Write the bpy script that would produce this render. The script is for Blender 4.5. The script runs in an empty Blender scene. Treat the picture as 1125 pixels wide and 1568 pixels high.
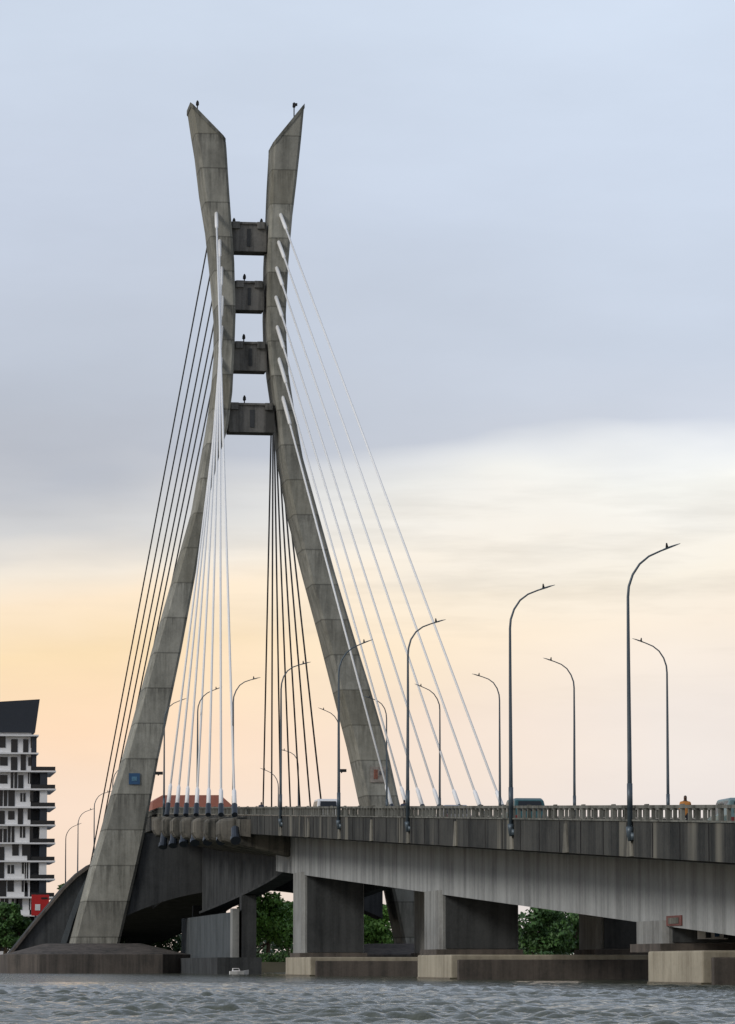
import bpy, math, random
import numpy as np
from mathutils import Vector, Matrix, Euler
random.seed(7); np.random.seed(7)
scene=bpy.context.scene
# ------------------------------------------------------------ camera
F=5900.0; CX,CY=562.5,784.0; HOR=1478.0; VX=-260.0; CZ=0.8
pitch=math.atan((HOR-CY)/F)
yaw=math.atan((CX-VX)*math.cos(pitch)/F)
cd=bpy.data.cameras.new("camera"); cam=bpy.data.objects.new("camera",cd)
scene.collection.objects.link(cam); scene.camera=cam
cd.sensor_fit='VERTICAL'; cd.sensor_height=24; cd.lens=F/1568*24
cd.clip_start=1; cd.clip_end=20000
cam.location=(0,0,CZ); cam.rotation_euler=(math.pi/2+pitch,0,-yaw)
R=Euler((math.pi/2+pitch,0,-yaw)).to_matrix()
def W(px,py,Y):
    r=R@Vector(((px-CX)/F,(CY-py)/F,-1)); t=Y/r.y
    return Vector((r.x*t,Y,CZ+r.z*t))
def YatX(px,py,X):
    r=R@Vector(((px-CX)/F,(CY-py)/F,-1)); return X*r.y/r.x
# ------------------------------------------------------------ materials
def lin(c):
    c=c/255.0
    return c/12.92 if c<=.04045 else ((c+.055)/1.055)**2.4
def L(r,g,b): return (lin(r),lin(g),lin(b),1)
def newmat(name):
    m=bpy.data.materials.new(name); m.use_nodes=True
    nt=m.node_tree; b=nt.nodes['Principled BSDF']; return m,nt,b
def N(nt,t,**k):
    n=nt.nodes.new(t)
    for a,v in k.items(): setattr(n,a,v)
    return n
def math_n(nt,op,a,b=None,c=None):
    n=N(nt,'ShaderNodeMath',operation=op)
    for i,v in enumerate((a,b,c)):
        if v is None: continue
        if isinstance(v,(int,float)): n.inputs[i].default_value=v
        else: nt.links.new(v,n.inputs[i])
    return n.outputs[0]
def noise(nt,co,scale,sc=(1,1,1),detail=4,rough=.55):
    mp=N(nt,'ShaderNodeMapping'); mp.inputs['Scale'].default_value=sc
    nt.links.new(co,mp.inputs['Vector'])
    n=N(nt,'ShaderNodeTexNoise'); n.inputs['Scale'].default_value=scale
    n.inputs['Detail'].default_value=detail; n.inputs['Roughness'].default_value=rough
    nt.links.new(mp.outputs[0],n.inputs['Vector']); return n.outputs[0]
def rng(nt,v,a,b,c,d):
    n=N(nt,'ShaderNodeMapRange'); nt.links.new(v,n.inputs[0])
    for i,x in enumerate((a,b,c,d)): n.inputs[i+1].default_value=x
    return n.outputs[0]
def mixc(nt,f,a,b,mode='MIX'):
    n=N(nt,'ShaderNodeMix',data_type='RGBA',blend_type=mode)
    if isinstance(f,(int,float)): n.inputs[0].default_value=f
    else: nt.links.new(f,n.inputs[0])
    for i,v in ((6,a),(7,b)):
        if isinstance(v,tuple): n.inputs[i].default_value=v
        else: nt.links.new(v,n.inputs[i])
    return n.outputs[2]
def concrete(name,base,dark,streak=.5,lift=0,light=None,sfreq=1.3,rough=.9,blotch=.5,lt=(.56,.66),spec=.12,lmax=.85):
    m,nt,b=newmat(name)
    b.inputs['Specular IOR Level'].default_value=spec
    co=N(nt,'ShaderNodeTexCoord').outputs['Object']
    s=noise(nt,co,sfreq,(1,1,.06),6,.65)
    s2=noise(nt,co,sfreq*.45,(1,1,.12),3)
    bl=noise(nt,co,.35,(1,1,1),5,.6)
    fi=noise(nt,co,5,(1,1,1),4,.6)
    f=math_n(nt,'MULTIPLY',rng(nt,s,.42,.62,0,1),streak)
    f=math_n(nt,'ADD',f,math_n(nt,'MULTIPLY',rng(nt,bl,.42,.7,0,1),blotch))
    f=math_n(nt,'ADD',f,rng(nt,fi,.3,.7,-.12,.12))
    f=math_n(nt,'MINIMUM',math_n(nt,'MAXIMUM',f,0),1)
    col=mixc(nt,f,(*base,1),(*dark,1))
    if light:
        col=mixc(nt,rng(nt,s2,lt[0],lt[1],0,lmax),col,(*light,1))
    if lift:
        sp=N(nt,'ShaderNodeSeparateXYZ'); nt.links.new(co,sp.inputs[0])
        zz=math_n(nt,'DIVIDE',sp.outputs[2],lift)
        fl=math_n(nt,'FLOOR',zz)
        side=math_n(nt,'MULTIPLY',math_n(nt,'GREATER_THAN',sp.outputs[0],44.0),37.0)
        wn=N(nt,'ShaderNodeTexWhiteNoise',noise_dimensions='1D')
        nt.links.new(math_n(nt,'ADD',fl,side),wn.inputs['W'])
        wn2=N(nt,'ShaderNodeTexWhiteNoise',noise_dimensions='1D')
        nt.links.new(math_n(nt,'ADD',math_n(nt,'ADD',fl,side),211.5),wn2.inputs['W'])
        fr=math_n(nt,'FRACT',zz)
        d=math_n(nt,'ABSOLUTE',math_n(nt,'SUBTRACT',fr,.5))
        line=math_n(nt,'GREATER_THAN',d,.480)
        v=rng(nt,wn.outputs[0],0,1,.76,1.18)
        runs=noise(nt,co,2.2,(1,1,.1),5,.7)
        ro=math_n(nt,'MULTIPLY',rng(nt,runs,.46,.62,0,.48),rng(nt,fr,.15,1,0,1))
        v=math_n(nt,'MULTIPLY',v,math_n(nt,'SUBTRACT',1,ro))
        pat=noise(nt,co,1.1,(1,1,.8),6,.7)
        v=math_n(nt,'MULTIPLY',v,rng(nt,pat,.35,.65,.88,1.1))
        v=math_n(nt,'MULTIPLY',v,math_n(nt,'SUBTRACT',1,math_n(nt,'MULTIPLY',line,.38)))
        cb=N(nt,'ShaderNodeCombineColor')
        for i in range(3): nt.links.new(v,cb.inputs[i])
        col=mixc(nt,1.0,col,cb.outputs[0],'MULTIPLY')
        col=mixc(nt,rng(nt,wn2.outputs[0],.55,1,0,.35),col,(.19,.175,.125,1))
    nt.links.new(col,b.inputs['Base Color']); b.inputs['Roughness'].default_value=rough
    bp=N(nt,'ShaderNodeBump'); bp.inputs['Strength'].default_value=.35; bp.inputs['Distance'].default_value=.06
    nt.links.new(fi,bp.inputs['Height']); nt.links.new(bp.outputs[0],b.inputs['Normal'])
    return m
def plain(name,c,rough=.5,metal=0,var=.12,scale=3):
    m,nt,b=newmat(name)
    co=N(nt,'ShaderNodeTexCoord').outputs['Object']
    n=noise(nt,co,scale,(1,1,1),4)
    a=tuple(x*(1-var*2) for x in c)+(1,); d=tuple(min(1,x*(1+var)) for x in c)+(1,)
    nt.links.new(mixc(nt,n,a,d),b.inputs['Base Color'])
    b.inputs['Roughness'].default_value=rough; b.inputs['Metallic'].default_value=metal
    return m
M_tower=concrete("tower_concrete",(.37,.365,.32),(.19,.19,.165),.5,lift=3.65,blotch=.45)
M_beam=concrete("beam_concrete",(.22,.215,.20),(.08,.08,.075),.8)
M_cap=concrete("pile_cap_concrete",(.46,.42,.33),(.25,.22,.17),.45)
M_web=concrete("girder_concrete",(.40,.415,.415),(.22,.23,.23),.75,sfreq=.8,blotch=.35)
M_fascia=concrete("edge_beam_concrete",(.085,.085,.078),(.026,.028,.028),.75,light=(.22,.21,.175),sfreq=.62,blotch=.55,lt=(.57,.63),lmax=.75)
M_strap=concrete("weathered_strap",(.28,.265,.22),(.08,.08,.07),.6)
M_anch=concrete("anchor_block_concrete",(.21,.195,.165),(.05,.05,.045),.9)
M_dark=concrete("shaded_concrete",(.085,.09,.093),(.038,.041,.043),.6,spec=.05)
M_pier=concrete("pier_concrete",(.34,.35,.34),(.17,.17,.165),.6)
M_wall=concrete("wall_concrete",(.12,.135,.145),(.065,.075,.08),.5,spec=.05)
M_tide=concrete("wet_concrete",(.14,.125,.09),(.06,.06,.045),.6,rough=.4)
M_rail=concrete("railing_concrete",(.22,.22,.195),(.07,.07,.06),.7)
M_asph=plain("asphalt",(.05,.05,.052),.9)
M_white=plain("white_sheath",(.92,.92,.91),.5,var=.01)
M_dcab=plain("shaded_sheath",(.07,.075,.08),.5)  # same cables as the white ones; underside shade is put into this colour
M_steel=plain("anchor_steel",(.035,.045,.06),.4,.3)
M_lamp=plain("lamp_steel",(.09,.12,.145),.45,.3)
M_glass=plain("dark_glass",(.015,.018,.022),.25)
M_black=plain("black_rubber",(.02,.02,.02),.8)
M_bwhite=plain("painted_wall",(.80,.80,.80),.7,var=.06,scale=.5)
M_bdark=plain("dark_cladding",(.025,.032,.045),.5)
M_red=plain("red_paint",(.55,.02,.02),.5)
M_blue=plain("blue_plate",(.025,.09,.20),.4)
M_redroof=plain("red_roof_sheet",(.45,.17,.12),.6)
M_bark=plain("bark",(.10,.075,.05),.9)
M_found=concrete("foundation_concrete",(.15,.13,.115),(.06,.057,.053),.6)
# ------------------------------------------------------------ mesh builder
class MB:
    def __init__(s): s.v=[];s.f=[];s.m=[];s.mats=[]
    def mi(s,m):
        if m not in s.mats: s.mats.append(m)
        return s.mats.index(m)
    def add(s,vs,fs,m):
        o=len(s.v); k=s.mi(m); s.v+= [tuple(v) for v in vs]
        for f in fs: s.f.append([i+o for i in f]); s.m.append(k)
    def box(s,x0,x1,y0,y1,z0,z1,m):
        s.add([(x0,y0,z0),(x1,y0,z0),(x1,y1,z0),(x0,y1,z0),(x0,y0,z1),(x1,y0,z1),(x1,y1,z1),(x0,y1,z1)],
          [(0,3,2,1),(4,5,6,7),(0,1,5,4),(1,2,6,5),(2,3,7,6),(3,0,4,7)],m)
    def loft(s,secs,m,cap=True):
        n=len(secs[0]); vs=[p for sec in secs for p in sec]; fs=[]
        for i in range(len(secs)-1):
            for j in range(n):
                k=(j+1)%n; fs.append((i*n+j,i*n+k,(i+1)*n+k,(i+1)*n+j))
        if cap: fs.append(tuple(range(n))[::-1]); fs.append(tuple(range((len(secs)-1)*n,len(secs)*n)))
        s.add(vs,fs,m)
    def prismY(s,poly,y0,y1,m): s.loft([[(x,y0,z) for x,z in poly],[(x,y1,z) for x,z in poly]],m)
    def prismX(s,poly,x0,x1,m): s.loft([[(x0,y,z) for y,z in poly],[(x1,y,z) for y,z in poly]],m)
    def prismZ(s,poly,z0,z1,m): s.loft([[(x,y,z0) for x,y in poly],[(x,y,z1) for x,y in poly]],m)
    def tube(s,pts,rad,m,n=8):
        pts=[Vector(p) for p in pts]; secs=[]
        if not isinstance(rad,(list,tuple)): rad=[rad]*len(pts)
        for i,p in enumerate(pts):
            d=(pts[min(i+1,len(pts)-1)]-pts[max(i-1,0)]).normalized()
            up=Vector((0,1,0)) if abs(d.y)<.9 else Vector((1,0,0))
            a=d.cross(up).normalized(); b=d.cross(a)
            secs.append([p+rad[i]*(a*math.cos(2*math.pi*k/n)+b*math.sin(2*math.pi*k/n)) for k in range(n)])
        s.loft(secs,m)
    def obj(s,name,parent=None,smooth=False,bevel=0):
        me=bpy.data.meshes.new(name); me.from_pydata(s.v,[],s.f)
        for m in s.mats: me.materials.append(m)
        me.polygons.foreach_set('material_index',s.m)
        if smooth: me.polygons.foreach_set('use_smooth',[True]*len(s.f))
        me.update()
        import bmesh
        b=bmesh.new(); b.from_mesh(me); bmesh.ops.recalc_face_normals(b,faces=b.faces); b.to_mesh(me); b.free()
        o=bpy.data.objects.new(name,me); scene.collection.objects.link(o)
        if parent: o.parent=parent
        if bevel:
            md=o.modifiers.new("bevel",'BEVEL'); md.width=bevel; md.segments=2; md.limit_method='ANGLE'
        return o
def empty(name):
    o=bpy.data.objects.new(name,None); scene.collection.objects.link(o); return o
# ------------------------------------------------------------ bridge
bridge=empty("cable_stayed_bridge")
KN=[(0,1.13),(395,1.13+.0399*395),(410,17.0),(425,16.0),(440,14.9),(458,13.6),(490,12.0),(523,11.0),(550,9.9),(608,7.9),(708,4.8),(820,3.2),(1000,3.0)]
def zrt(Y): return float(np.interp(Y,[k[0] for k in KN],[k[1] for k in KN]))
Ys=[95]+list(np.arange(110,395,19))+[395,402,410,417,425,432,440,449,458,474,490,506,523,536,550,580,608,650,708,760,820]
def sweep(poly,y0,y1,m,name,extra=()):
    ys=sorted(set([y0,y1]+[float(y) for y in Ys if y0<y<y1]+list(extra)))
    b=MB(); b.loft([[(x,y,zrt(y)+d) for x,d in poly] for y in ys],m); return b.obj(name,bridge)
XN,XF=33.0,53.0
LX=[1249,964,782,624,518.5,429.5,357,302,251]
LY=[YatX(p,1200,32.88) for p in LX]
for nm,x,sg in(("near",XN,1),("far",XF,-1)):
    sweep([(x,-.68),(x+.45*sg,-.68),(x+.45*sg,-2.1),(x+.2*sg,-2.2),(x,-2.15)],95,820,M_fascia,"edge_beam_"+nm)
    sweep([(x-.06*sg,-.60),(x+.5*sg,-.60),(x+.5*sg,-.67),(x-.06*sg,-.67)],95,820,M_rail,"plinth_"+nm)
    sweep([(x+.12*sg,0),(x+.32*sg,0),(x+.32*sg,-.13),(x+.12*sg,-.13)],95,820,M_rail,"handrail_"+nm)
    b=MB(); y=96.0; i=0
    while y<700:
        w=.34 if i%5==0 else .16
        z=zrt(y); xs=sorted((x+.15*sg,x+.29*sg))
        b.box(xs[0],xs[1],y-w/2,y+w/2,z-.61,z-.12 if i%5 else z+.04,M_rail); y+=1.35*(1+.12*(random.random()-.5)) ; i+=1
    b.obj("balusters_"+nm,bridge)
    b=MB(); y=98.0
    while y<400:
        z=zrt(y)
        xs=sorted((x-.03*sg,x+.02*sg)); b.box(xs[0],xs[1],y-.05,y+.05,z-2.13,z-.72,M_black)
        y+=5.08
    for yl in LY+[(LY[i]+LY[i+1])/2 for i in range(1,5)]:
        z=zrt(yl); k=.85; xs=sorted((x-.07*sg,x+.02*sg)); yc=yl+.5
        b.add([(xs[0],yc-.25*k,z-.8),(xs[0],yc+.25*k,z-.8),(xs[0],yc+.7*k,z-2.12),(xs[0],yc-.7*k,z-2.12),(xs[1],yc-.25*k,z-.8),(xs[1],yc+.25*k,z-.8),(xs[1],yc+.7*k,z-2.12),(xs[1],yc-.7*k,z-2.12)],
              [(0,3,2,1),(4,5,6,7),(0,1,5,4),(1,2,6,5),(2,3,7,6),(3,0,4,7)],M_strap)
    b.obj("fascia_joints_"+nm,bridge)
sweep([(33.45,-1.3),(52.55,-1.3),(52.55,-1.62),(33.45,-1.62)],95,820,M_asph,"road_deck")
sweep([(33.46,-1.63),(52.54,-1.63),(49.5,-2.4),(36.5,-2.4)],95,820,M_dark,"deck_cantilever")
sweep([(36.5,-2.41),(49.5,-2.41),(49.5,-5.3),(36.5,-5.3)],95,319,M_web,"box_girder")
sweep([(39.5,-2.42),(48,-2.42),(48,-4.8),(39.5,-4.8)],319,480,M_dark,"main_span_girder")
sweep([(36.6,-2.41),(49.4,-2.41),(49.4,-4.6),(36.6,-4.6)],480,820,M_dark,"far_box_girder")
b=MB()
y=100.0
while y<395:
    for x in(38.2,43.0,47.8):
        z=zrt(y)-1.296; z2=zrt(y+3)-1.296
        b.add([(x-.07,y,z),(x+.07,y,z),(x+.07,y+3,z2),(x-.07,y+3,z2)],[(0,1,2,3)],M_white)
    y+=7
b.obj("lane_markings",bridge)
def pier(y0,y1,c0,c1,nm):
    b=MB(); zt=zrt((y0+y1)/2)-5.15
    for x0,x1 in((36.3,41.2),(46,51)):
        c=.25; P=[(x0+c,y0),(x1-c,y0),(x1,y0+c),(x1,y1-c),(x1-c,y1),(x0+c,y1),(x0,y1-c),(x0,y0+c)]
        b.prismZ(P,1.35,zt,M_pier)
        b.box(x0+.4,x1-.1,y0-.12,y0-.003,1.8,zt-.05,M_dark)  # dark panel paints the under-deck shade onto the pier front
        b.box(x0-.2,x1+.2,y0-.25,y1+.25,1.38,1.75,M_found)
    b.obj("pier_"+nm,bridge)
    P=[(35.0,c0+.0),(54,c0),(56,c0+4),(56,c1-4),(54,c1),(38.0,c1),(35.0,c1-(c1-c0)*.38)]
    b=MB(); b.prismZ(P,-.8,1.4,M_cap); b.obj("pile_cap_"+nm,bridge,bevel=.08)
    b=MB(); P=[(34.94,c0-.06),(54,c0-.06),(56.06,c0+4),(56.06,c1-4),(54,c1+.06),(38.0,c1+.06),(34.94,c1-(c1-c0)*.38)]
    b.prismZ(P,-.7,.10,M_tide); b.obj("tide_mark_"+nm,bridge)
    b=MB(); b.box(35.35,54.2,c0-.5,c0-.07,-.5,1.12,M_found); b.obj("cap_shade_"+nm,bridge,bevel=.05)  # dark slab added so the cap front looks shaded by the deck
ys1=[YatX(x,1460,36.3) for x in(462,672,1016)]
for i,(ya,ca,cb) in enumerate(zip(ys1,(YatX(475,1480,35),YatX(690,1480,35),YatX(1075,1480,35)),(YatX(416,1480,35),YatX(611,1480,35),YatX(947,1480,35)))):
    pier(ya,ya+6,ca,cb,"abc"[i])
# ---------------- tower
Y0=396.0
def leg(rows,nm,d0=7.0,d1=4.6):
    b=MB(); secs=[]
    rr=[]
    for i in range(len(rows)-1):
        a,c=rows[i],rows[i+1]; k=max(1,int(abs(c[1]-a[1])/30))
        for j in range(k): rr.append([a[q]+(c[q]-a[q])*j/k for q in range(4)])
    rr.append(rows[-1]); out=[]
    for xl,yl,xr,yr in rr:
        t=(1445-yl)/1290; dep=d0+(d1-d0)*t
        xl2=xl+(xl-VX)*dep/400
        a=W(xl2,yl,Y0); c=W(xr,yr,Y0); out.append((a,c,dep))
    for a,c,dep in out:
        ch=.28; y1=Y0+dep
        def z(x): return a.z+(c.z-a.z)*(x-a.x)/(c.x-a.x)
        pts=[(a.x+ch,Y0),(c.x-ch,Y0),(c.x,Y0+ch),(c.x,y1-ch),(c.x-ch,y1),(a.x+ch,y1),(a.x,y1-ch),(a.x,Y0+ch)]
        secs.append([(x,y,z(x)) for x,y in pts])
    b.loft(secs,M_tower); o=b.obj("tower_leg_"+nm,bridge); return secs
Lrows=[(101,1462,178,1462),(105,1445,183,1445),(135,1330,210,1330),(150,1280,221,1280),(168,1215,233,1215),(185,1160,243,1160),(199,1110,254,1110),(230,995,278,995),(262,882,299,882),(292,775,317,775),(304,705,334,705),(313,655,349,655),(321,600,356,600),(326,540,359,540),(326,480,361,480),(319,400,359,400),(313,345,355,345),(304,290,351,290),(297,230,347,226),(292,200,346,216.5),(286,160,344.9,214)]
Rrows=[(606,1462,662,1462),(600,1430,656,1430),(586,1360,645,1360),(566,1290,628,1290),(548,1225,611,1225),(530,1140,592,1140),(507,1050,566,1050),(487,970,541,970),(463,880,514,880),(440,790,489,790),(423,700,464,700),(417,640,453,640),(407,570,442,570),(402,520,439,520),(401,480,438,480),(402,400,442,400),(405,330,448,330),(407,280,454,280),(410,227,460,225),(410,224,462,205),(411,220,466,162)]
sl=leg(Lrows,"near"); sr=leg(Rrows,"far")
b=MB()
for secs in(sl,sr):
    s=secs[-1]; cen=sum((Vector(p) for p in s),Vector())/8
    lo=[cen+(Vector(p)-cen)*1.03+Vector((0,0,-.25)) for p in s]; hi=[p+Vector((0,0,.5)) for p in lo]
    b.loft([lo,hi],M_rail)
b.obj("tower_top_caps",bridge)
b=MB()
for x0,x1,y0,y1 in((352,408,344,384),(358,404,434,474),(357,408,527,567),(350,420,621,661)):
    a=W(x0,y1,Y0+1.2); c=W(x1,y0,Y0+1.2)
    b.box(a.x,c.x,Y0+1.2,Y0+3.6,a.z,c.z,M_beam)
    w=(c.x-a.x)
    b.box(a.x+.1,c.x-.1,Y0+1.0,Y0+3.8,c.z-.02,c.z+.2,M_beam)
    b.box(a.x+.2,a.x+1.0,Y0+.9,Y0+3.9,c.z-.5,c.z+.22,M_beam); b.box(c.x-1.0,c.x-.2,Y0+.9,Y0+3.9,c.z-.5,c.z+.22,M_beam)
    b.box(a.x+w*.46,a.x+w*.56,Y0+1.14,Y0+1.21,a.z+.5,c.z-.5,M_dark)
b.obj("tower_crossbeams",bridge)
b=MB()
def flood(px,py,Y,h):
    p=W(px,py,Y); b.tube([p,p+Vector((0,0,h*.6))],.06,M_black,6)
    q=p+Vector((0,0,h*.6)); b.loft([[q+Vector((dx*r,dy*r,dz)) for dx,dy in((-1,-1),(1,-1),(1,1),(-1,1))] for dz,r in((0,.06),(.12,.16),(.4,.14),(.6,.05))],M_black)
for px,py in((374,435),(373,527),(374,621)): flood(px,py,Y0+2,.8)
flood(302,176,Y0+2,1.6); flood(450,184,Y0+2,2.2)
b.box(W(448,158,Y0+2).x,W(455,158,Y0+2).x,Y0+1.9,Y0+2.1,W(448,162,Y0+2).z,W(448,158,Y0+2).z,M_black)
for px,py in((358,344),(400,345)): flood(px,py,Y0+2,.2)
b.obj("tower_lights",bridge)
b=MB()
for px,py in((243,1185),(524,1181)):
    p=W(px,py,Y0-.6); b.tube([p+Vector((0,.7,-.1)),p+Vector((0,0,0))],.07,M_black,6); b.box(p.x-.4,p.x+.4,p.y-.25,p.y+.15,p.z-.08,p.z+.22,M_black)
b.obj("leg_wall_lamps",bridge)
b=MB(); P=[(29.5,14.3),(56.5,14.3)]
n=24
for i in range(n+1):
    x=56.5-(27.0)*i/n; t=abs((x-43)/13.5); P.append((x,5.6+3.0*(1-t**2.2)))
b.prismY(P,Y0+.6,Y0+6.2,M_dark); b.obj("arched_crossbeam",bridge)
b=MB()
for x0,x1 in((37.6,38.6),(48.8,49.8)):
    P=[(319.5,zrt(320)-2.5),(395,zrt(395)-2.5)]
    for i in range(17):
        y=395-75.5*i/16; t=(y-319.5)/75.5; P.append((y,zrt(y)-5.0-5.6*t**.85))
    b.prismX(P,x0,x1,M_dark)
b.obj("haunch_ribs",bridge)
b=MB(); secs=[]
for i in range(17):
    y=319.5+75.5*i/16; t=i/16; z=zrt(y)-5.0-5.6*t**.85
    secs.append([(37.3,y,z-.02),(39,y,z-.02),(39,y,z-.25),(37.3,y,z-.25)])
b.loft(secs,M_dark); b.obj("haunch_flange",bridge)
b=MB(); ya=YatX(358,1440,36.3); zc=zrt(ya+1)-5-5.6*((ya+1-319.5)/75.5)**.85-.32; zw=W(354,1396,ya).z
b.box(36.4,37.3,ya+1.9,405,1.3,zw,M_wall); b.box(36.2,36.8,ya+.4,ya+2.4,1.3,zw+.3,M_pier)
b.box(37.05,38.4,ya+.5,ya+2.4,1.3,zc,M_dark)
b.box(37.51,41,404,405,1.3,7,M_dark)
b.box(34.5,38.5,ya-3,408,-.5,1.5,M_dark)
b.obj("side_pier_wall",bridge)
def found(x0,x1,y0,y1,z1,z2,nm,ix0,ix1,iy0,iy1):
    b=MB(); c=3
    P=[(x0+c,y0),(x1-c,y0),(x1,y0+c),(x1,y1-c),(x1-c,y1),(x0+c,y1),(x0,y1-c),(x0,y0+c)]
    Q=[(ix0,iy0),(ix1,iy0),(ix1+.2,iy0+.3),(ix1+.2,iy1),(ix1,iy1+.2),(ix0,iy1+.2),(ix0-.2,iy1),(ix0-.2,iy0+.3)]
    b.loft([[(x,y,-.8) for x,y in P],[(x,y,z1) for x,y in P]],M_found)
    P2=[(x*.97+(x0+x1)/2*.03,y*.97+(y0+y1)/2*.03) for x,y in P]
    b.loft([[(x,y,z1-.01) for x,y in P2],[(x,y,z2) for x,y in Q]],M_found,cap=True)
    b.obj("foundation_"+nm,bridge,bevel=.06)
found(17.4,35.6,383,412,1.9,3.0,"near",22,31,393,406)
found(50,66,383,412,1.9,3.0,"far",55,64,393,406)
YB_=Y0+7.5; P=[]
b=MB()
for px,py in((12,1462),(30,1440),(52,1412),(75,1385),(98,1357),(118,1337),(136,1324),(150,1318),(175,1318),(175,1470),(12,1470)):
    p=W(px,py,YB_); P.append((p.x,p.z))
b.prismY(P,YB_,YB_+5,M_dark)
P2=[]
for px,py in((12,1462),(30,1440),(52,1412),(75,1385),(98,1357),(118,1337),(136,1324),(136,1330),(118,1343),(98,1363),(75,1391),(52,1418),(30,1446),(14,1466)):
    p=W(px,py,YB_-.5); P2.append((p.x,p.z))
b.prismY(P2,YB_-.5,YB_-.02,M_found)
P3=[]
for px,py in((92,1446),(104,1410),(118,1372),(134,1340),(140,1340),(126,1372),(112,1410),(101,1446)):
    p=W(px,py,YB_-.3); P3.append((p.x,p.z))
b.prismY(P3,YB_-.3,YB_-.03,M_wall)
b.obj("curved_buttress",bridge)
# plaques
b=MB()
p=W(197,1201,Y0-.12); q=W(214,1184,Y0-.12); b.box(p.x,q.x,Y0-.12,Y0-.02,p.z,q.z,M_blue)
b.box(p.x+.3,q.x-.3,Y0-.15,Y0-.121,p.z+.35,q.z-.35,plain("plaque_emblem",(.10,.25,.38),.5,scale=6,var=.5))
b.obj("plaque_near",bridge)
b=MB(); p=W(567,1198,Y0-.12); q=W(592,1174,Y0-.12); b.box(p.x,q.x,Y0-.12,Y0-.02,p.z,q.z,plain("plaque_paint",(.36,.32,.28),.6,scale=2.5,var=.6))
b.box(p.x+.35,q.x-.95,Y0-.15,Y0-.121,p.z+.35,q.z-.3,plain("plaque_emblem_red",(.30,.12,.08),.6,scale=5,var=.7))
b.box(p.x+.9,q.x-.35,Y0-.153,Y0-.1215,p.z+.8,q.z-.45,plain("plaque_emblem_dark",(.12,.12,.13),.6,scale=5,var=.7)); b.obj("plaque_far",bridge)
# ---------------- stay cables
YA=[309,320,331,342,352,362,372]
LT=[(331,328),(336,370),(339,412),(340,457),(339,503),(338,552),(334,613)]
RT=[(430,330),(427,372),(424,412),(423,457),(425,503),(428,553),(434,613)]
front=MB(); back=MB(); anch=MB(); anch2=MB()
for i,Y in enumerate(YA):
    for lst,XA,nm in((LT,32.0,'n'),(RT,54.0,'f')):
        T=W(lst[i][0],lst[i][1],Y0-.05)
        D=Vector((XA,Y,zrt(Y)-.3)); d=(D-T).normalized()
        front.tube([T-d*.8,T+d*3.0,T+d*3.3],[.20,.19,.1],M_white,8)
        front.tube([T+d*3.2,D-d*2.3],.10,M_white,8)
        front.tube([D-d*3.0,D-d*2.7,D-d*.6],[.10,.18,.19],M_white,8)
        anch.tube([D-d*.75,D+d*.6],.24,M_steel,10)
        anch.tube([D+d*2.6,D+d*4.0],.34,M_steel,12); anch.tube([D+d*3.8,D+d*4.2],.42,M_steel,12)
        P=[(30.9,-.95),(33.0,-.8),(39.5,-2.45),(39.5,-4.6),(32.8,-3.2),(31.0,-2.75),(30.7,-2.2),(30.7,-1.3)]
        if nm!='n': P=[(86-x,z) for x,z in P]
        z=zrt(Y); anch2.prismY([(x,z+dz) for x,dz in P],Y-.2,Y+2.4,M_anch)
        Yb=2*(Y0+2.5)-Y
        T2=W(lst[i][0],lst[i][1],Y0); T2=Vector((T2.x,Y0+5.0,T2.z))
        D2=Vector((XA,Yb,zrt(Yb)-.3))
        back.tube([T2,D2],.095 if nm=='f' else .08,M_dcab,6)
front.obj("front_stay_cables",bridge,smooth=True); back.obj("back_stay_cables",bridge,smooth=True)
anch.obj("cable_anchor_heads",bridge); anch2.obj("anchor_blocks",bridge,bevel=.25)
sweep([(32.1,-1.0),(32.98,-1.0),(32.98,-2.4),(32.1,-2.3)],306,392,M_anch,"anchor_edge_beam")
b=MB(); ya=YatX(1045,1412,36.5); yb=YatX(1022,1412,36.5); z=zrt(ya)-5.25
b.box(36.44,36.49,ya,yb,z+.08,z+.52,plain("red_frame",(.20,.07,.06),.7,var=.4)); b.box(36.41,36.439,ya+.5,yb-.5,z+.17,z+.43,M_rail)
b.obj("girder_marker",bridge)
# ------------------------------------------------------------ street lamps
def lamp(X,Y,sg):
    z=zrt(Y); b=MB()
    j=random.uniform(-.12,.12); t=random.uniform(-.03,.03)
    prof=[(0,-1.1),(0,2),(t,6),(t,8.7),(.04+t,9.15),(.2,9.65),(.5,10.1),(.9,10.4+j*.3),(1.4,10.6+j*.6),(1.9,10.75+j)]
    rad=[.11,.095,.075,.06,.055,.05,.045,.04,.036,.03]
    b.tube([(X+sg*x,Y,z+h) for x,h in prof],rad,M_lamp,8)
    b.tube([(X,Y,z-1.5),(X,Y,z-1.1),(X,Y,z-.9)],[.09,.17,.17],M_lamp,8)
    b.box(min(X,X+sg*.35),max(X,X+sg*.35),Y-.16,Y+.16,z-1.45,z-1.15,M_lamp)
    b.tube([(X,Y,z-.2),(X,Y,z+.9)],.12,M_lamp,8)
    h=[(1.4,10.59+j*.6,.03),(1.5,10.63+j*.7,.06),(1.75,10.71+j*.9,.075),(2.0,10.79+j,.06),(2.25,10.86+j*1.2,.02)]
    b.loft([[(X+sg*x,Y-r*2,zz+z),(X+sg*x,Y,z+zz+r*.7),(X+sg*x,Y+r*2,zz+z),(X+sg*x,Y,z+zz-r*.5)] for x,zz,r in h],M_lamp)
    b.tube([(X+sg*1.68,Y,z+10.7+j*.8),(X+sg*1.66,Y,z+10.92+j*.8)],[.07,.03],M_black,6)
    b.obj("street_lamp",smooth=True)
for y in LY: lamp(32.88,y,1)
for Y in(458,490,523,550): lamp(32.88,Y,1)
for px in(1022,879,765,673,592,519,457): lamp(53.12,YatX(px,1150,53.12),-1)
lamp(53.12,462,-1)
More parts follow.
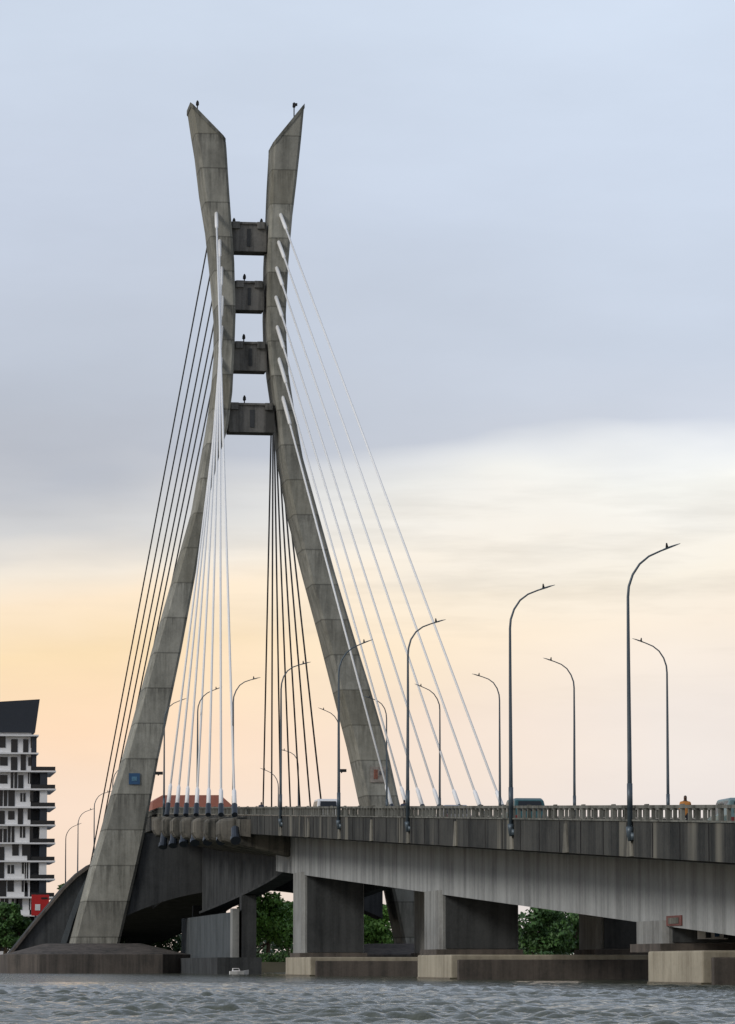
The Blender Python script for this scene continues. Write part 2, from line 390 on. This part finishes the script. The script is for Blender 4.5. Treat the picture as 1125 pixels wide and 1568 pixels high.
# ------------------------------------------------------------ vehicles
def car(X,Y,h,col,w=1.8,l=4.5,name="car"):
    z=zrt(Y)-1.29; e=empty(name); mat=plain(name+"_paint",col,.3,var=.04)
    b=MB()
    side=[(0,.35),(0,.75),(.1,h*.56),(.35,h*.93),(.7,h),(l*.62,h),(l*.76,h*.6),(l*.98,h*.5),(l,.6),(l,.35)]
    secs=[]
    for x in(-w/2,-w/2+.12,w/2-.12,w/2):
        s=[]
        for y,zz in side:
            t=max(0,(zz-h*.55)/(h*.45)); tx=x*(1-.14*t)
            s.append((X+tx,Y+y,z+zz-(.04 if abs(x)>w/2-.01 and zz>h*.9 else 0)))
        secs.append(s)
    b.loft(secs,mat); b.obj("body",e,bevel=.04)
    b=MB()
    b.add([(X-w*.37,Y+.08,z+h*.6),(X+w*.37,Y+.08,z+h*.6),(X+w*.34,Y+.26,z+h*.9),(X-w*.34,Y+.26,z+h*.9)],[(0,1,2,3)],M_glass)
    for s in(-1,1):
        xa=X+s*(w/2-.005); xb=X+s*(w/2*.885)
        for y0,y1 in((.5,1.35),(1.42,2.3),(2.37,l*.68)):
            y1t=min(y1,l*.63)
            b.add([(xa,Y+y0,z+h*.6),(xa,Y+y1,z+h*.6),(xb,Y+y1t,z+h*.92),(xb,Y+y0+.1,z+h*.92)],[(0,1,2,3)],M_glass)
    b.obj("windows",e)
    b=MB()
    for s in(-1,1):
        for yy in(.85,l-.85):
            b.tube([(X+s*(w/2-.2),Y+yy,z+.33),(X+s*(w/2+.01),Y+yy,z+.33)],.33,M_black,16)
    b.obj("wheels",e)
    b=MB()
    for s in(-1,1): b.box(X+s*w*.42-.1,X+s*w*.42+.1,Y-.03,Y+.05,z+.62,z+.82,M_redlamp)
    b.obj("tail_lights",e)
M_redlamp=plain("tail_lamp_plastic",(.20,.02,.02),.4)
def carpx(px,X,h,col,**k): car(X,YatX(px,1230,X),h,col,**k)
carpx(812,38.2,1.78,(.03,.10,.11),name="van",w=1.85,l=4.8)
carpx(503,38,1.95,(.75,.75,.75),name="car")
carpx(1148,38.4,1.66,(.12,.2,.2),name="car")
carpx(700,40,1.45,(.2,.2,.22),name="car")
# ------------------------------------------------------------ people
M_skin=plain("skin",(.10,.055,.035),.6); M_orange=plain("orange_cloth",(.60,.25,.06),.8); M_trs=plain("dark_trousers",(.03,.03,.04),.8); M_hair=plain("hair",(.01,.01,.01),.9); M_shirt=plain("dark_shirt",(.04,.05,.08),.8)
def person(X,Y,shirt,face=1,step=.18):
    z=zrt(Y)-1.3
    J=[];E=[];Rr=[]
    def j(x,y,zz,r,p=None):
        J.append((x,y*face,zz)); Rr.append(r)
        if p is not None: E.append((p,len(J)-1))
        return len(J)-1
    pel=j(0,0,.95,.15); ab=j(0,.0,1.1,.14,pel); ch=j(0,.02,1.32,.165,ab); nk=j(0,.02,1.46,.06,ch)
    hd=j(0,.04,1.55,.075,nk); h2=j(0,.04,1.63,.10,hd); h3=j(0,.02,1.70,.07,h2); j(0,.14,1.59,.022,h2)
    for s in(-1,1):
        hp=j(s*.1,0,.88,.10,pel); kn=j(s*.11,step*s*.6+.04,.5,.065,hp); an=j(s*.11,step*s,.09,.042,kn); j(s*.12,step*s+.16,.04,.04,an)
        sh=j(s*.19,.02,1.40,.065,ch); el=j(s*.25,-.06*s,1.12,.045,sh); wr=j(s*.25,.12-.05*s,.90,.028,el); pm=j(s*.25,.15-.05*s,.83,.032,wr)
        for k in range(4): a=j(s*.25,.13+.02*k-.05*s,.78-.002*abs(k-1.5),.009,pm); j(s*.245,.14+.02*k-.05*s,.73+.006*abs(k-1.5),.008,a)
        j(s*.22,.19-.05*s,.80,.009,pm)
    me=bpy.data.meshes.new("p"); me.from_pydata(J,E,[])
    o=bpy.data.objects.new("p",me); scene.collection.objects.link(o)
    md=o.modifiers.new("s",'SKIN')
    for i,v in enumerate(me.skin_vertices[0].data): v.radius=(Rr[i],Rr[i]*.85); v.use_root=(i==0)
    o.modifiers.new("ss",'SUBSURF').levels=1
    dg=bpy.context.evaluated_depsgraph_get(); m2=bpy.data.meshes.new_from_object(o.evaluated_get(dg))
    for m in(M_skin,shirt,M_trs,M_hair): m2.materials.append(m)
    for p in m2.polygons:
        c=p.center; zz=c.z; k=0
        if zz<.07: k=3
        elif zz<.95 and abs(c.x)<.2: k=2
        elif zz<1.45 and (abs(c.x)<.2 or zz>1.15): k=1
        elif zz>1.64 or (zz>1.54 and c.y*face<0): k=3
        p.material_index=k; p.use_smooth=True
    bpy.data.objects.remove(o)
    q=bpy.data.objects.new("pedestrian",m2); scene.collection.objects.link(q); q.location=(X,Y,z)
person(34.0,YatX(1049,1240,34),M_orange,-1); person(34.0,YatX(619,1240,34),M_shirt,1); person(34.1,YatX(400,1240,34.1),M_shirt,1)
# ------------------------------------------------------------ toll canopy on the far approach
e=empty("toll_plaza_canopy"); b=MB()
a=W(228,1224,470); c=W(350,1224,470)
b.prismY([(a.x,a.z-.5),(a.x+1.2,a.z+.3),(c.x-1.5,c.z+.3),(c.x,c.z-1.0),(c.x,c.z-1.5),(a.x,a.z-1.5)],465,476,M_redroof); b.obj("roof",e)
b=MB()
for x in(a.x+1,(a.x+c.x)/2,c.x-1):
    for y in(466,475): b.tube([(x,y,zrt(y)-1.3),(x,y,a.z-1.5)],.2,M_rail,8)
b.obj("columns",e)
# ------------------------------------------------------------ apartment building
def wx(px,Y): return W(px,1300,Y).x
e=empty("apartment_building"); YB=540.0
xr=wx(57,YB); xm=wx(46,YB); xb=wx(84,YB); xl=wx(-70,YB)
zt=W(30,1073,YB).z; z1=W(30,1122,YB).z; z2=W(30,1180,YB).z
b=MB()
b.box(xl,xm,YB,YB+22,1,z1,M_bwhite); b.obj("walls",e)
b=MB(); b.loft([[(xl,YB-.4,z1+.02),(xr-.5,YB-.4,z1+.02),(xr-.5,YB+20,z1+.02),(xl,YB+20,z1+.02)],[(xl,YB-.6,zt-.6),(xr+.1,YB-.6,zt+.2),(xr+.1,YB+20,zt+.2),(xl,YB+20,zt-.6)]],M_bdark)
b.box(xm+.01,wx(70,YB),YB+2,YB+20,1,z2,M_bdark); b.obj("penthouse_and_core",e)
fl=W(30,1200,YB).z-W(30,1227.5,YB).z
b=MB(); g=MB(); k=0; z=z1-.3
while z>3:
    xe=xb if z<z2 else xr
    b.box(xl,xe,YB-.9,YB-.01,z-.22,z,M_bwhite)
    b.box(xm+.02,xe,YB-.01,YB+14,z-.22,z,M_bwhite)
    rnd=random.Random(k)
    for cpx,wpx in((-60,16),(-36,13),(-14,15),(4,12),(20,10),(34,8),(44,5)):
        o=rnd.choice((-3.5,0,3.5)); x0=wx(cpx+o-wpx/2,YB); x1=wx(cpx+o+wpx/2,YB)
        top=z-.23 if rnd.random()<.6 else z-.6; bot=z-fl+.02 if rnd.random()<.55 else z-fl+.7
        g.box(x0,x1,YB-.06,YB-.005,bot,top,M_glass)
        if rnd.random()<.5: g.box((x0+x1)/2-.05,(x0+x1)/2+.03,YB-.1,YB-.061,bot,top,M_bwhite)
    if z<z2:
        b.box(wx(60,YB),wx(71,YB),YB-.5,YB+1.9,z-fl+.02,z-.24,M_bwhite if k%2 else M_bdark)
        g.box(xm+.1,xe-.1,YB-.87,YB-.83,z+.01,z+.55,M_glass)
    else:
        b.box(wx(47,YB),wx(54,YB),YB-.4,YB+1.9,z-fl+.02,z-.24,M_bdark)
    z-=fl; k+=1
b.obj("slabs",e); g.obj("windows",e)
e=empty("billboard"); b=MB()
p=W(48,1402,450); q=W(75,1370,450); b.box(p.x,q.x,450,450.3,p.z,q.z,M_red); b.obj("panel",e)
b=MB(); b.box(p.x+.4,p.x+1.0,449.95,449.99,p.z+.6,q.z-1.1,M_bwhite); b.box(p.x+1.1,q.x-.2,449.94,449.99,q.z-.5,q.z-.3,M_black); b.obj("lettering",e)
b=MB(); b.tube([(p.x+.5,450.5,1),(p.x+.5,450.5,q.z)],.12,M_lamp); b.tube([(q.x-.5,450.5,1),(q.x-.5,450.5,q.z)],.12,M_lamp); b.obj("posts",e)
e=empty("navigation_sign"); b=MB(); yp=ys1[2]
p=W(1068,1438,yp-.2); q=W(1114,1422,yp-.2)
b.box(p.x,q.x,yp-.3,yp-.18,p.z,q.z,M_bwhite); b.obj("panel",e)
b=MB(); w=q.x-p.x
b.box(p.x+w*.25,p.x+w*.42,yp-.33,yp-.301,p.z+.05,q.z-.1,M_bdark); b.box(p.x+w*.55,p.x+w*.7,yp-.33,yp-.301,p.z+.1,q.z-.15,M_blue); b.box(p.x+w*.85,p.x+w*.98,yp-.33,yp-.301,p.z+.05,q.z-.05,M_bdark); b.obj("marks",e)
# small boat
e=empty("motor_boat"); b=MB(); y=345.0; s=.45
x=W(366,1484,345).x
b.loft([[(x+(dx-1.9)*s,y-w*s,z*s),(x+(dx-1.9)*s,y+w*s,z*s),(x+(dx-1.9)*s,y+w*.6*s,(z-1)*s),(x+(dx-1.9)*s,y-w*.6*s,(z-1)*s)] for dx,w,z in((0,.9,.6),(1.5,1,.6),(2.8,.8,.7),(3.8,.08,.9))],M_bwhite); b.obj("hull",e)
b=MB(); b.loft([[(x-1.4*s,y-.5*s,.6*s),(x+.2*s,y-.5*s,.6*s),(x+.2*s,y+.5*s,.6*s),(x-1.4*s,y+.5*s,.6*s)],[(x-1.3*s,y-.45*s,1.2*s),(x-.1*s,y-.45*s,1.2*s),(x-.1*s,y+.45*s,1.2*s),(x-1.3*s,y+.45*s,1.2*s)]],M_bwhite); b.obj("cabin",e)
b=MB(); b.box(x-1.2*s,x-.15*s,y-.52*s,y-.505*s,.8*s,1.05*s,M_glass); b.obj("cabin_window",e)
# ------------------------------------------------------------ trees
def leafmat(name,a,c,d):
    m,nt,b=newmat(name); co=N(nt,'ShaderNodeTexCoord').outputs['Object']
    n1=noise(nt,co,.7,(1,1,1),3); n2=noise(nt,co,6,(1,1,1),3)
    col=mixc(nt,rng(nt,n1,.35,.65,0,1),a,c); col=mixc(nt,rng(nt,n2,.55,.7,0,.8),col,d)
    nt.links.new(col,b.inputs['Base Color']); b.inputs['Roughness'].default_value=.6; return m
M_leaf=leafmat("foliage",(.06,.15,.025,1),(.14,.30,.045,1),(.22,.40,.08,1))
M_leafm=leafmat("foliage_mid",(.035,.085,.022,1),(.07,.16,.035,1),(.11,.22,.05,1))
M_leafd=leafmat("foliage_dark",(.02,.045,.015,1),(.04,.085,.025,1),(.065,.13,.04,1))
def leaves(b,c,rad,n,size,m,rs):
    k=b.mi(m)
    u=rs.normal(size=(n,3)); u/=np.linalg.norm(u,axis=1)[:,None]
    r=rs.uniform(.45,1.05,(n,1))**.6; P=np.array(c)+u*r*np.array(rad)
    A=rs.normal(size=(n,3)); A/=np.linalg.norm(A,axis=1)[:,None]
    B=np.cross(A,u+rs.normal(size=(n,3))*.5); B/=np.linalg.norm(B,axis=1)[:,None]+1e-6
    s=size*rs.uniform(.5,1.2,(n,1)); o=len(b.v)
    V=np.stack([P-A*s,P+B*s*.55,P+A*s,P-B*s*.55],1).reshape(-1,3)
    b.v+=[tuple(q) for q in V]
    for i in range(n): b.f.append([o+4*i,o+4*i+1,o+4*i+2,o+4*i+3]); b.m.append(k)
def tree(X,Y,h,w,m,seed,n=5200,z0=1.2,name="tree",size=.30):
    rs=np.random.RandomState(seed); b=MB()
    top=Vector((X,Y,z0+h*.6)); b.tube([(X,Y,z0-.2),(X+.1,Y,z0+h*.3),top],[h*.035,h*.025,h*.012],M_bark,8)
    nc=15
    for i in range(nc):
        a=rs.uniform(0,6.28); rr=rs.uniform(.1,1)**.6*w*.36; zz=z0+h*rs.uniform(.25,.86)
        if zz>z0+h*.7: rr*=.6
        c=(X+rr*math.cos(a),Y+rr*math.sin(a),zz)
        b.tube([(X,Y,z0+h*rs.uniform(.2,.45)),((X+c[0])/2,(Y+c[1])/2,zz-h*.12),c],[h*.014,h*.009,h*.004],M_bark,5)
        r=w*rs.uniform(.13,.24); leaves(b,c,(r,r,min(r*.8,h*.16)),n//nc,size,m,rs)
    b.obj(name)
def treepx(px,top,Y,w,m,seed,**k):
    p=W(px,top,Y); tree(p.x,Y,p.z-1.2,w,m,seed,**k)
treepx(410,1364,465,9,M_leaf,1); treepx(380,1376,470,5.5,M_leaf,2,n=3600); treepx(440,1368,475,7,M_leaf,12)
treepx(582,1374,480,6,M_leaf,3,n=3600); treepx(560,1384,490,7,M_leaf,13)
treepx(825,1384,450,9,M_leafm,4); treepx(880,1386,455,10,M_leafm,5); treepx(925,1384,465,10,M_leafm,15); treepx(960,1385,470,9,M_leafm,16)
treepx(8,1374,440,4.5,M_leafm,6); treepx(-18,1365,445,6,M_leafd,7); treepx(32,1396,442,4.0,M_leafm,8,n=3000)
treepx(100,1336,520,3.4,M_leafm,9,n=2600); treepx(112,1346,500,3,M_leafd,10,n=2200); treepx(88,1362,505,3,M_leafd,11,n=2200)
b=MB(); rs=np.random.RandomState(5)
for i in range(150):
    X=rs.uniform(-40,190); Y=rs.uniform(560,640); r=rs.uniform(2.5,5)
    leaves(b,(X,Y,1.5+rs.uniform(0,3.2)),(r,r,r*.7),170,.55,M_leafd,rs)
b.obj("distant_trees")
b=MB()
for i in range(90):
    X=rs.uniform(-20,33) if i%3==0 else rs.uniform(48,130); Y=rs.uniform(434,444); r=rs.uniform(.8,1.6)
    leaves(b,(X,Y,1.2+r*.3),(r,r,r*.7),160,.22,M_leafm,rs)
b.obj("bank_shrubs")
# ------------------------------------------------------------ ground and water
M_ground=plain("ground_soil",(.12,.11,.07),.95,scale=.2,var=.3)
b=MB(); b.add([(-6000,430,-.5),(6000,430,-.5),(6000,433,1.15),(-6000,433,1.15),(6000,9000,1.2),(-6000,9000,1.2)],[(0,1,2,3),(3,2,4,5)],M_ground); b.obj("ground")
xs=np.concatenate([[-4000,-1200,-300,-80,-12],np.arange(-3,15,.06),np.arange(15,40,.2),[60,90,200,600,1500,4000]])
ys=np.concatenate([[-300,-20,20,40],np.arange(46,72,.05),np.arange(72,110,.11),np.arange(110,200,.35),np.arange(200,300,2),[320,360,400,431]])
XX,YY=np.meshgrid(xs,ys); Z=np.zeros_like(XX)
rs=np.random.RandomState(11)
for i in range(90):
    lam=.26*(6.0**rs.rand()); th=rs.normal(1.75,.8); kx,ky=math.cos(th)*6.283/lam,math.sin(th)*6.283/lam
    ph=rs.rand()*6.283; amp=.0082*lam**.95
    Z+=amp*np.sin(kx*XX+ky*YY+ph+1.3*np.sin(.67*XX+.31*YY+ph)+.9*np.sin(-.9*XX+.75*YY+2*ph))
gust=.8+.35*np.sin(.31*XX+.17*YY+1)*np.sin(.15*YY-.16*XX)
fade=np.clip((200-YY)/80,.0,1)*np.clip((XX+3)/2,0,1)*np.clip((39-XX)/3,0,1)*np.clip((YY-42)/4,0,1)
Z=Z*fade*gust
nx,ny=len(xs),len(ys)
V=np.stack([XX.ravel(),YY.ravel(),Z.ravel()],1)
idx=np.arange(nx*ny).reshape(ny,nx)
Fc=np.stack([idx[:-1,:-1],idx[:-1,1:],idx[1:,1:],idx[1:,:-1]],-1).reshape(-1,4)
me=bpy.data.meshes.new("water"); me.from_pydata(V.tolist(),[],Fc.tolist())
me.polygons.foreach_set('use_smooth',[True]*len(me.polygons))
m,nt,bs=newmat("water_surface"); co=N(nt,'ShaderNodeTexCoord').outputs['Object']
bs.inputs['Base Color'].default_value=(.10,.11,.085,1); bs.inputs['Roughness'].default_value=.08; bs.inputs['IOR'].default_value=1.33
n1=noise(nt,co,6,(1,.8,1),5,.65)
bp=N(nt,'ShaderNodeBump'); bp.inputs['Strength'].default_value=1.0; bp.inputs['Distance'].default_value=.06
nt.links.new(n1,bp.inputs['Height']); nt.links.new(bp.outputs[0],bs.inputs['Normal'])
me.materials.append(m); o=bpy.data.objects.new("water",me); scene.collection.objects.link(o)
# ------------------------------------------------------------ sky world
w=bpy.data.worlds.new("World"); scene.world=w; w.use_nodes=True; nt=w.node_tree; nt.nodes.clear()
out=N(nt,'ShaderNodeOutputWorld'); co=N(nt,'ShaderNodeTexCoord').outputs['Generated']
sp=N(nt,'ShaderNodeSeparateXYZ'); nt.links.new(co,sp.inputs[0])
na=noise(nt,co,1,(8,8,26),4,.45); nb=noise(nt,co,1,(20,20,170),6,.55); ncl=noise(nt,co,1,(5,5,12),3,.45); nd=noise(nt,co,1,(12,12,40),6,.55)
z=math_n(nt,'ADD',sp.outputs[2],rng(nt,na,.3,.7,-.009,.009))
z=math_n(nt,'ADD',z,rng(nt,ncl,.3,.7,-.006,.006))
z=math_n(nt,'SUBTRACT',z,rng(nt,sp.outputs[0],.04,.23,-.007,.005))
t=math_n(nt,'DIVIDE',z,.4)
def ramp(st):
    r=N(nt,'ShaderNodeValToRGB'); nt.links.new(t,r.inputs[0]); cr=r.color_ramp
    cr.elements[0].position=0; cr.elements[0].color=L(*st[0][1]); cr.elements[1].position=1; cr.elements[1].color=L(*st[-1][1])
    for p,c in st[1:-1]:
        q=cr.elements.new(p/.4); q.color=L(*c)
    return r.outputs[0]
cl=ramp([(0,(232,214,202)),(.042,(251,225,204)),(.064,(255,222,190)),(.085,(255,227,185)),(.1,(255,233,204)),(.110,(245,234,219)),(.120,(213,212,212)),(.135,(186,190,200)),(.16,(190,197,210)),(.2,(201,210,226)),(.25,(207,218,234)),(.4,(170,180,198))])
cr_=ramp([(0,(224,220,220)),(.042,(236,227,223)),(.064,(243,232,224)),(.085,(252,238,221)),(.1,(253,244,229)),(.110,(251,247,239)),(.119,(255,254,248)),(.126,(240,242,244)),(.134,(209,215,227)),(.16,(203,212,227)),(.2,(207,218,235)),(.25,(214,226,243)),(.4,(170,180,198))])
col=mixc(nt,rng(nt,sp.outputs[0],.07,.215,0,1),cl,cr_)
mask=math_n(nt,'MULTIPLY',rng(nt,sp.outputs[2],.06,.10,0,1),rng(nt,sp.outputs[2],.118,.132,1,0))
mask=math_n(nt,'MULTIPLY',mask,rng(nt,sp.outputs[0],.08,.16,.3,1))
st=math_n(nt,'MULTIPLY',rng(nt,nb,.48,.68,0,.12),mask)
v=math_n(nt,'SUBTRACT',rng(nt,nd,.3,.7,.96,1.03),st)
v=math_n(nt,'MULTIPLY',v,rng(nt,sp.outputs[1],-.2,.7,.78,1.0))
cb=N(nt,'ShaderNodeCombineColor')
for i in range(3): nt.links.new(v,cb.inputs[i])
col=mixc(nt,1.0,col,cb.outputs[0],'MULTIPLY')
b1=N(nt,'ShaderNodeBackground'); nt.links.new(col,b1.inputs[0]); b1.inputs[1].default_value=1.03
sky=N(nt,'ShaderNodeTexSky'); sky.sky_type='NISHITA'; sky.sun_disc=False
SE,SA=math.radians(28),math.radians(-118)
sky.sun_elevation=SE; sky.sun_rotation=SA
b2=N(nt,'ShaderNodeBackground'); nt.links.new(sky.outputs[0],b2.inputs[0]); b2.inputs[1].default_value=.1
mx=N(nt,'ShaderNodeMixShader'); mx.inputs[0].default_value=.05
nt.links.new(b1.outputs[0],mx.inputs[1]); nt.links.new(b2.outputs[0],mx.inputs[2]); nt.links.new(mx.outputs[0],out.inputs[0])
sd=bpy.data.lights.new("sun",'SUN'); sd.energy=1.4; sd.angle=math.radians(16); sd.color=(1,.95,.88)
so=bpy.data.objects.new("sun",sd); scene.collection.objects.link(so)
dv=Vector((math.sin(SA)*math.cos(SE),math.cos(SA)*math.cos(SE),math.sin(SE)))
so.rotation_euler=dv.to_track_quat('Z','Y').to_euler()
scene.view_settings.view_transform='Standard'; scene.view_settings.look='None'; scene.view_settings.exposure=0
